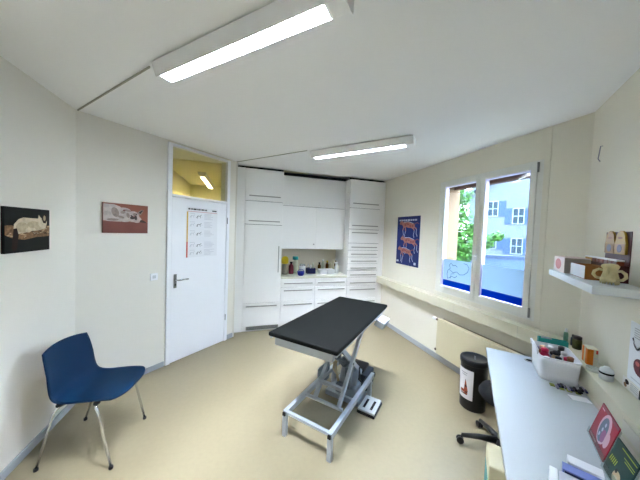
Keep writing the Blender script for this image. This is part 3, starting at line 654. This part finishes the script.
# control box
Mc = Matrix.Translation((.37, -.335, TZ-.10)) @ Matrix.Rotation(.35, 4, 'X')
b = MB().m(mat('control_box_grey', '8E9494', .4)).box(-.10, .10, -.05, .05, -.035, .035, .006, Mc); cbx = b.build('control_box', None, tb)
b = MB().m(WHITE).box(-.075, .085, -.04, .035, .0352, .0362, 0, Mc).m(mat('label_blue_mark', '7D93B8', .5)).box(-.05, .04, -.02, .022, .0363, .0368, 0, Mc).m(WHITE).box(-.035, .025, -.010, .006, .0369, .0372, 0, Mc).m(GREYP)
for k in range(3): b.box(.05, .085, -.03+k*.02, -.022+k*.02, .0363, .0368, 0, Mc)
b.build('label_sticker', None, cbx)
# foot pedal
fp = thing('foot_pedal', 'grey double foot pedal on the floor beside the table base', 'pedal', P(2.29, .735, 0), TH)
MB().m(BLACKP).box(-.12, .12, -.085, .085, 0, .026, .006).build('base', None, fp)
MB().m(mat('pedal_grey', 'B4B8B8', .4)).box(-.115, .115, -.08, .08, .0265, .046, .006).build('pedal_plate', None, fp)
b = MB().m(VOID)
for y in (-.035, .035): b.box(-.075, .06, y-.011, y+.011, .0455, .0475)
b.build('pedal_slots', None, fp)

# ------------------------------------------------------------------ blue chair
BL = mat('blue_shell', '001B34', .55, bump=.04, bscale=200, spec=.12)
chs = thing('shell_chair', 'dark blue shell chair on chrome legs by the left wall', 'chair', (-1.022, 2.287, 0), -.17)
prof = [(.255, .434, .235), (.21, .441, .245), (.12, .441, .25), (.02, .436, .25), (-.07, .43, .248), (-.135, .44, .245), (-.175, .47, .240), (-.20, .52, .236), (-.222, .60, .232), (-.24, .68, .228), (-.256, .75, .222), (-.266, .795, .216)]
def cr1(t, i):
    n = len(prof)-1; x = t*n; k = min(int(x), n-1); f_ = x-k
    p = [prof[max(0, min(n, k+d))][i] for d in (-1, 0, 1, 2)]
    return .5*(2*p[1]+(p[2]-p[0])*f_+(2*p[0]-5*p[1]+4*p[2]-p[3])*f_*f_+(3*p[1]-p[0]-3*p[2]+p[3])*f_**3)
def shell(a_, c_):
    s_ = c_*2-1; x, z, w_ = cr1(a_, 0), cr1(a_, 1), cr1(a_, 2)
    cx_ = s_*s_
    if a_ < .25: x -= .045*cx_*cx_*(1-a_/.25)
    back = max(0, min(1, (a_-.45)/.3))
    z += .012*cx_*(1-back) + (-.02*cx_*max(0, a_-.85)/.15 if a_ > .85 else 0)
    x += .035*cx_*back
    return (x, s_*(w_-.026)+.026, z)
o = MB().m(BL).grid(shell, 44, 24).build('seat_shell', None, chs); md = o.modifiers.new('s', 'SOLIDIFY'); md.thickness = .009; md.offset = 0
for sx, sy in ((1, 1), (1, -1), (-1, 1), (-1, -1)):
    tx = .13 if sx > 0 else -.12; fx, fy = {(1, 1): (.226, .216), (1, -1): (.251, -.246), (-1, 1): (-.255, .244), (-1, -1): (-.228, -.215)}[(sx, sy)]
    b = MB().m(CHROME).tube([(tx*.55, sy*.10, .422), (tx*.9, sy*.185, .420), (tx, sy*.205, .405), (tx+sx*.012, sy*.208, .38), (fx, fy, .012)], .0085, 10); lg = b.build('leg', None, chs)
    MB().m(BLACKP).lathe([(.012, 0), (.014, .004), (.0125, .02)], (fx, fy, 0), 12).build('foot_cap', None, lg)
    MB().m(BLACKP).lathe([(.012, .418), (.02, .424), (.02, .434)], (tx*.92, sy*.185, 0), 12).build('mount', None, lg)
MB().m(CHROME).box(-.07, .08, -.11, .11, .414, .424, .002).build('underframe', None, chs)

# ------------------------------------------------------------------ wall shelf and what stands on it
SZ = 1.455
o = MB().m(mat('shelf_white', 'DCE2E6', .4)).box(1.875, 2.695, DR, -.578, SZ-.044, SZ, .002).build('wall_shelf', None, None, rz=TH); tag(o, 'white wall shelf above the desk', 'shelf')
KRAFT = mat('kraft_card', '8A5A28', .7); PINK = mat('pink_print', 'B9605A', .6); GB = mat('greyish_card', 'A49A90', .7)
t = thing('carton', 'pink and white small carton at the far end of the wall shelf', 'box', P(2.43, -.735, SZ), TH)
MB().m(mat('pale_pink_card', 'D8C4BA', .6)).box(0, .235, 0, .135, 0, .112, .002).m(GB).box(-.0012, -.0002, .002, .133, .002, .110).build('body', None, t)
b = MB().m(PINK); b.quad([(.13+.07*math.cos(k*PI/9), .1356, .058+.040*math.sin(k*PI/9)) for k in range(18)]).build('print', None, t)
t = thing('carton', 'open kraft carton with white front in the middle of the wall shelf', 'box', P(2.155, -.735, SZ), TH)
b = MB().m(KRAFT).box(0, .25, 0, .105, 0, .004); b.box(0, .004, 0, .105, .004, .082); b.box(.246, .25, 0, .105, .004, .082); b.box(.004, .246, 0, .004, .004, .082); b.m(mat('white_card', 'D9DDE2', .5)).box(.004, .25, .101, .1065, .004, .082)
b.m(KRAFT).box(-.002, .0, .0, .107, .0, .084); b.build('body', None, t)
GOLD = mat('golden_wrap', 'B0842C', .5); RUST = mat('rust_wrap', '6A3018', .5)
MRED = mat('maroon_card', '3C0E0C', .6)
t = thing('display_box', 'long dark red display box against the wall along the shelf', 'display', P(2.12, -.799, SZ), TH)
MB().m(MRED).box(0, .47, 0, .004, 0, .10).box(0, .47, .052, .056, 0, .10).box(0, .004, .004, .052, 0, .10).box(.466, .47, .004, .052, 0, .10).box(.004, .466, .004, .052, 0, .004).build('body', None, t)
MB().m(MRED).box(-.005, .30, .0005, .0035, .1005, .30, .001).build('back_panel', None, t)
names = ['nearest', 'second', 'third', 'fourth', 'fifth', 'sixth', 'seventh', 'farthest']
for k in range(8):
    u_ = 2.152+k*.057
    o = MB().m(GOLD if k > 5 else RUST).box(-.0265, .0265, -.016, .016, 0, .122, .004).m(WHITE).box(-.027, .027, -.0165, .0165, .119, .128, .002).build('packet', None, None, P(u_, -.764, SZ+.0045), TH)
    tag(o, '%s packet in the dark red display box, %s' % ('golden' if k > 5 else 'rust brown', names[k]+(' to the camera' if k < 7 else ' from the camera')), 'packet', 'packets in the display box')
def plaque(x, mg, mt, lb):
    b = MB().m(mg)
    pts = [(-.058, 0, .0), (.058, 0, .0), (.060, 0, .065)]+[(.047*math.cos(k*PI/10), 0, .10+.052*math.sin(k*PI/10)) for k in range(11)]+[(-.060, 0, .065)]
    b.prism(pts, (0, .010, 0))
    b.m(mt); b.prism([(-.054, .0105, .004), (.054, .0105, .004), (.056, .0105, .066), (-.056, .0105, .066)], (0, .001, 0))
    b.m(mat('plaque_grey_print', '5A5660', .6)); b.prism([(x_, .0118, z_) for x_, z_ in ell(0, .036, .026, .026, 14)], (0, .0006, 0))
    b.m(mat('plaque_brown_mark', '7A5020', .6)); b.prism([(x_, .0105, z_) for x_, z_ in ell(0, .105, .026, .007, 12)], (0, .0006, 0))
    o = b.build('plaque', None, None, P(2.135+x, -.7945, SZ+.165), TH); o.scale = (1.08, 1, .93); tag(o, lb, 'plaque', 'rounded plaques on the display box')
plaque(.200, mat('plaque_gold_dark', '8A6208', .5), mat('plaque_tan_dark', '7A5620', .6), 'darker golden rounded plaque, nearer the window, on the red display box')
plaque(.072, mat('plaque_gold', 'A07E14', .5), mat('plaque_tan', '987448', .6), 'lighter golden rounded plaque, farther from the window, on the red display box')
# skull cast
BONE = mat('bone_cast', 'CBBE92', .55, bump=.15, bscale=60, var=.12, vscale=25)
t = thing('skull_cast', 'cream animal skull cast with looped cheekbones at the near shelf end', 'skull', P(2.02, -.690, SZ), TH-2.30)
# local: x right in view, y away, z up
b = MB().m(BONE)
b.lathe([(.022, .012), (.036, .02), (.040, .04), (.034, .062), (.030, .08), (.036, .098), (.040, .108), (.030, .118), (.008, .122)], (0, 0, 0), 20, None, 1.0, 1.1)
b.ball((-.018, -.03, .030), .016, .018, .018); b.ball((.018, -.03, .030), .016, .018, .018); b.ball((0, -.034, .068), .010, .012, .028)
b.ball((-.026, -.006, .104), .016, .022, .014); b.ball((.026, -.006, .104), .016, .022, .014)
for s in (-1, 1): b.tube([(s*.030, 0, .078), (s*.052, -.006, .084), (s*.072, -.01, .070), (s*.076, -.012, .050), (s*.062, -.012, .034), (s*.034, -.012, .030)], [.007, .008, .009, .009, .008, .007], 10)
b.build('cranium', None, t)
b = MB().m(BONE)
for k in range(6):
    x = -.035+k*.014; b.lathe([(.001, 0), (.0045, .012), (.004, .02)], (x, -.018-.014*math.cos(x*40), 0), 8)
b.ball((-.03, .01, .012), .012, .02, .012); b.ball((.03, .01, .012), .012, .02, .012); b.build('teeth', None, t)
t.scale = (.86, .86, .95)
# little hook high on the wall
o = MB().m(GREYP).tube([(0, 0, .05), (0, .012, .05), (0, .014, .02), (0, .02, -.04), (0, .008, -.06)], .003, 6).build('wall_hook', None, None, P(2.59, DR, 2.33), TH); tag(o, 'thin grey hook high on the wall near the right corner', 'hook')

# ------------------------------------------------------------------ ledge items
LZ = TZ1+.0005; DZ0 = .7455
TEALB = mat('teal_card', '2A9A96', .5)
LM = lambda u, v, z=LZ: P(u, v, z)
b = MB().m(TEALB)
tw, td, th_ = .022, .085, .185
b.box(-tw, tw, -td, td, 0, .004); b.box(-tw, tw, -td, -td+.003, .004, th_); b.box(-tw, tw, td-.003, td, .004, th_); b.box(-tw, -tw+.003, -td+.003, td-.003, .004, th_); b.box(tw-.003, tw, -td+.003, td-.003, .004, th_)
o = b.build('open_box', None, None, P(2.546, -.594, DZ0), TH); tag(o, 'open teal card box standing on the desk behind the white tub', 'box')
for k, (dy, m_) in enumerate(((-.04, DARKP), (.035, GREYP))):
    o = MB().m(m_).box(-.016, .016, -.03, .03, 0, .172+.012*k, .004).build('packet', None, None, P(2.546, -.594+dy, DZ0+.0045), TH); tag(o, ('dark packet in the teal box nearer the pump bottle', 'grey packet in the teal box towards the desk front')[k], 'packet', 'packets in the teal box')
for k, (x_, y_, h_, lb) in enumerate(((2.452, 1.245, .125, 'green pump bottle behind the teal box'), (2.482, 1.215, .085, 'small dark bottle between the pump bottle and the jar'))):
    bottle('bottle', lb, 'bottle', x_, y_, .014, h_, (mat('sage_plastic', '6E9A84', .4), mat('slate_plastic', '3E4A52', .4))[k], (WPL, BLACKP)[k], z=LZ)
t = thing('jar', 'olive glass jar with dark lid in the ledge corner', 'jar', P(2.60, -.745, LZ)); t.scale = (.78, .78, .78)
MB().m(mat('olive_glass', '5E6238', .25, var=.3, vscale=30)).lathe([(.03, 0), (.034, .006), (.034, .085), (.028, .095)], seg=20).build('body', None, t); MB().m(mat('dark_lid', '35302A', .4)).lathe([(.031, .095), (.033, .098), (.033, .118), (.028, .122)], seg=20).build('lid', None, t)
t = thing('carton', 'white upright carton with an orange edge stripe on the ledge', 'box', P(2.345, -.738, LZ), TH); t.scale = (.72, .8, .95)
MB().m(mat('carton_cream', 'D5D2B8', .6)).box(-.055, .055, -.032, .032, 0, .115, .002).build('body', None, t)
b = MB().m(mat('orange_print', 'E07A1E', .5)).box(-.0562, -.0551, -.004, .0325, .003, .110).box(.02, .0555, .0322, .033, .003, .110).box(-.0555, -.02, .0322, .033, .003, .110)
b.m(RDB).box(-.0562, -.0551, -.030, -.018, .085, .110).m(PAL).box(-.0562, -.0551, -.028, -.008, .05, .055); b.build('print', None, t)
t = thing('tape_roll', 'flat clear tape roll lying on the ledge', 'tape', P(2.225, -.722, LZ))
MB().m(mat('tape_milky', 'C6CAC0', .25)).lathe([(.020, 0), (.036, 0), (.036, .017), (.020, .017), (.020, 0)], seg=28, cap=False).build('roll', None, t)
t = thing('jar', 'squat white jar with a black band on the ledge', 'jar', P(2.125, -.742, LZ)); t.scale = (.84, .84, .84)
MB().m(mat('jar_pale', 'C9CCCC', .35)).lathe([(.033, 0), (.036, .005), (.036, .042)], seg=28).build('body', None, t)
MB().m(BLACKP).lathe([(.0362, .042), (.0368, .044), (.0368, .052), (.036, .054)], seg=28).build('band', None, t)
MB().m(WPL).lathe([(.034, .054), (.036, .057), (.033, .075), (.018, .084), (.015, .092)], seg=28).build('lid', None, t)

# posters on the near right wall
def rmap(u1, z0): return lambda x, y, d: (u1-x, DR+.0015+d, z0+y)
b = MB().m(mat('poster_white', 'E6E9EE', .5)).box(1.60, 2.062, DR, DR+.0015, .94, 1.262); a = Art(b, rmap(2.062, .94))
for k in range(5): a.r(GREYP, .04, .2-.02*(k % 2), .29-k*.012, .294-k*.012)
a.line(DARKP, [(.03, .235), (.05, .2), (.075, .185), (.1, .2), (.12, .235)], .014); a.line(PAL, [(.035, .22), (.075, .193), (.115, .22)], .006)
MARO = mat('maroon_print', '5A2630', .6)
a.e(MARO, .11, .10, .055, .045); a.e(DARKP, .15, .095, .04, .03); a.e(PINK, .09, .115, .018, .012); a.r(PAL, .04, .3, .02, .026)
for k in range(6): a.r(PAL, .22, .42, .27-k*.03, .275-k*.03)
o = b.build('jaw_poster', None, None, rz=TH); tag(o, 'white poster with jaw pictures on the wall above the ledge', 'poster')
b = MB().m(mat('leaflet_white', 'E4E2DC', .5)).box(1.80, 2.098, DR+.0018, DR+.0028, .882, 1.022-.085); a = Art(b, lambda x, y, d: (2.098-x, DR+.0028+d, .882+y))
a.e(FBR, .045, .036, .02, .013); a.e(STR, .03, .015, .016, .012); 
for k in range(4): a.r(GREYP, .08, .15, .045-k*.01, .048-k*.01)
a.r(DARKP, .16, .29, .004, .05)
o = b.build('leaflet', None, None, rz=TH); tag(o, 'small white leaflet with a dog picture taped below the jaw poster', 'leaflet')

# ------------------------------------------------------------------ on the desk
DZ += .0005
tubx = thing('storage_tub', 'white plastic tub full of small supplies on the desk', 'tub', P(2.355, -.564, DZ), TH)
WT = mat('tub_white', 'EEF0F4', .45)
def tubside(a_, c_):
    an = a_*2*PI
    e = 9.0; cx_ = math.copysign(abs(math.cos(an))**(2/e), math.cos(an)); cy_ = math.copysign(abs(math.sin(an))**(2/e), math.sin(an))
    s_ = .93+.07*c_; return (cx_*.150*s_, cy_*.104*s_, .155*c_)
b = MB().m(WT).grid(tubside, 48, 4); b.box(-.125, .125, -.08, .08, 0, .004)
o = b.build('body', None, tubx); md = o.modifiers.new('s', 'SOLIDIFY'); md.thickness = .004; md.offset = -1
b = MB().m(WT)
b.tube([tubside(k/48, 1) for k in range(49)], .005, 8, cap=False); b.build('rim', None, tubx)
b = MB().m(WT); b.tube([(-.10, .108, .150), (-.10, .112, .185), (.0, .114, .192), (.10, .112, .185), (.10, .108, .150)], .006, 8); b.build('handle', None, tubx)
items = []
CRED = mat('crimson_plastic', 'C01E48', .4); TOF = mat('toffee_plastic', '8A5A3C', .5); LILA = mat('lilac_grey', '8C88A0', .5)
cols = [(CRED, 'crimson'), (WPL, 'white'), (BLACKP, 'black'), (TOF, 'brown'), (LILA, 'grey'), (WPL, 'white'), (DARKP, 'dark'), (STR2, 'tan'), (BLACKP, 'black'), (WPL, 'white'), (AMB, 'amber'), (DARKP, 'dark')]
k = 0
wh = ['at the desk-side far corner', 'at the far end', 'at the far wall corner', 'far left of middle', 'in the middle row far side', 'right of middle', 'near the desk front edge', 'at the centre', 'towards the wall', 'at the near left corner', 'at the near end', 'at the near wall corner']
for i in range(4):
    for j in range(3):
        x_ = .095-i*.063; y_ = .058-j*.058; m_, cn = cols[(i*3+j) % 12]
        if (i, j) == (2, 0): m_, cn = CRED, 'crimson'
        if (i, j) == (0, 0): m_, cn = WPL, 'white'
        q = P(2.355+x_, -.564+y_, DZ+.006); h_ = .137+.03*((i*2+j) % 3)/2+(.02 if cn == 'crimson' else 0); r_ = .026 if cn == 'crimson' else .021
        t_ = thing('supply_bottle', '%s capped bottle in the white tub %s' % (cn, wh[i*3+j]), 'bottle', q, 0, 'bottles in the white tub')
        MB().m(m_).lathe([(r_*.9, 0), (r_, .005), (r_, h_*.75), (r_*.6, h_*.85)], seg=14).build('body', None, t_)
        MB().m(m_ if cn == 'crimson' else cols[(i*3+j+4) % 12][0]).lathe([(r_*.8, h_*.85), (r_*.85, h_*.97), (r_*.5, h_)], seg=14).build('cap', None, t_)
# bundle in front of the tub
t = thing('key_bundle', 'dark bundle of keys and green tags on the desk before the tub', 'keys', P(2.15, -.60, DZ+.002), TH)
OLIVE = mat('olive_tag', '8C9440', .5)
b = MB().m(BLACKP)
for k in range(14):
    x_, y_ = R.uniform(-.022, .022), -.075+k*.0105
    b.m(R.choice([BLACKP, BLACKP, DARKP, LILA, NAVY])); b.box(x_-.02, x_+.02, y_-.006, y_+.006, .002+.002*(k % 3), .012+.004*(k % 3), .002, Matrix.Translation((0, 0, 0)) @ Matrix.Rotation(R.uniform(-.15, .15), 4, 'X'))
b.build('keys', None, t)
b = MB().m(OLIVE)
for y_, x_ in ((.085, .0), (.045, -.018), (.01, -.022), (-.03, -.024)): b.box(x_-.016, x_+.016, y_-.012, y_+.012, .001, .007, .002)
b.build('tags', None, t)
o = MB().m(WHITE).prism([(-.028, -.045, 0), (.028, -.045, 0), (.028, .045, 0), (-.028, .045, 0)], (0, 0, .0012)).build('note_paper', None, None, P(2.065, -.62, DZ), TH+.2); tag(o, 'small white paper slip beside the key bundle', 'paper')
# leaning leaflets: local x along the wall (u), sheet leans back
def leaf_sheet(name, label, cat, u, v, wd, h, lean, draw, m_, thick=.004, yaw_=0):
    t = thing(name, label, cat, P(u, v, DZ+.003), TH+yaw_)
    Mx = Matrix.Rotation(lean, 4, 'X')
    b = MB().m(m_).box(-wd/2, wd/2, -thick, 0, .002, h, 0, Mx)
    a = Art(b, lambda x, y, d: Mx @ Vector((wd/2-x, d, .002+y)))
    draw(a); b.build('cover', None, t)
    b = MB().m(ACRY).box(-wd/2-.006, wd/2+.006, -thick-.004, -thick-.002, 0, h*.95, 0, Mx); b.box(-wd/2-.006, wd/2+.006, .003, .005, 0, .03, 0, Mx); b.build('acrylic_stand', None, t)
    return t
MAG = mat('magazine_red', '8E1C2C', .5); MAGP = mat('magazine_grey_pink', 'C9A8B4', .4); MAGB = mat('magazine_bluegrey', '4E6478', .4); MAGV = mat('magazine_violet', '8A4A78', .4)
def dmag(a):
    a.r(mat('magazine_dark_red', '6E2430', .4), 0, .205, .155, .17); a.e(MAGP, .11, .095, .055, .07); a.e(MAGB, .105, .09, .038, .058); a.e(MAGV, .125, .07, .022, .03); a.e(MAGP, .165, .075, .022, .035)
    for k in range(3): a.e(PW, .09+.01*k, .06+k*.028, .007, .01)
    a.r(PKB, .02, .10, .012, .02); a.r(MAGP, .02, .05, .15, .156)
leaf_sheet('magazine', 'red magazine with a rounded grey picture leaning in a clear stand', 'magazine', 1.625, -.548, .205, .172, .25, dmag, MAG, yaw_=-.09)
def dbro(a):
    YG = mat('brochure_lime', 'A8B030', .4)
    a.line(YG, [(.045, .135), (.145, .135)], .004); a.line(YG, [(.075, .115), (.145, .115)], .003); a.line(YG, [(.085, .106), (.145, .106)], .003)
    for k in range(5): a.line(YG, [(.012+k*.010, .055), (.016+k*.010, .080)], .004)
    a.e(STR2, .085, .03, .025, .025); a.e(FUR, .085, .02, .016, .016); a.e(FBR, .072, .05, .007, .009)
leaf_sheet('brochure', 'dark green brochure with lime lettering standing in front of the red magazine', 'brochure', 1.415, -.530, .150, .150, .25, dbro, mat('brochure_green', '052826', .5))
# stack of boxes at the near edge
o = MB().m(mat('box_white', 'E6E8EA', .45)).box(-.024, .024, -.05, .05, 0, .055, .002).build('carton', None, None, P(1.378, -.443, DZ), TH-.2); tag(o, 'low white carton on the desk in front of the brochure', 'box')
t = thing('binder', 'lavender blue binder lying beside the low white carton', 'binder', P(1.322, -.425, DZ), TH-.2)
MB().m(mat('binder_lavender', '6C7AB4', .45)).box(-.022, .022, -.06, .06, .049, .054, .001).box(-.022, .022, -.06, .06, 0, .004, .001).box(-.022, .022, .055, .06, .004, .049, .001).build('cover', None, t)
MB().m(mat('binder_navy', '20244A', .5)).box(-.0225, .020, -.057, .054, .0045, .0485).build('pages', None, t)
t = thing('grey_box', 'pale grey box on the desk at the bottom edge of the picture', 'box', P(1.215, -.395, DZ), TH-.2)
MB().m(mat('box_grey', 'A6A4B0', .5)).box(-.07, .07, -.07, .06, 0, .044, .004).build('body', None, t)
MB().m(mat('box_lid_grey', 'B9B8C2', .5)).box(-.072, .072, -.072, .062, .0445, .054, .004).build('lid', None, t)
o = MB().m(WPL).box(-.05, .09, -.012, .012, 0, .05, .003).build('ruler_case', None, None, P(1.22, -.316, DZ), TH-.2); tag(o, 'slim white case beside the pale grey box', 'case')
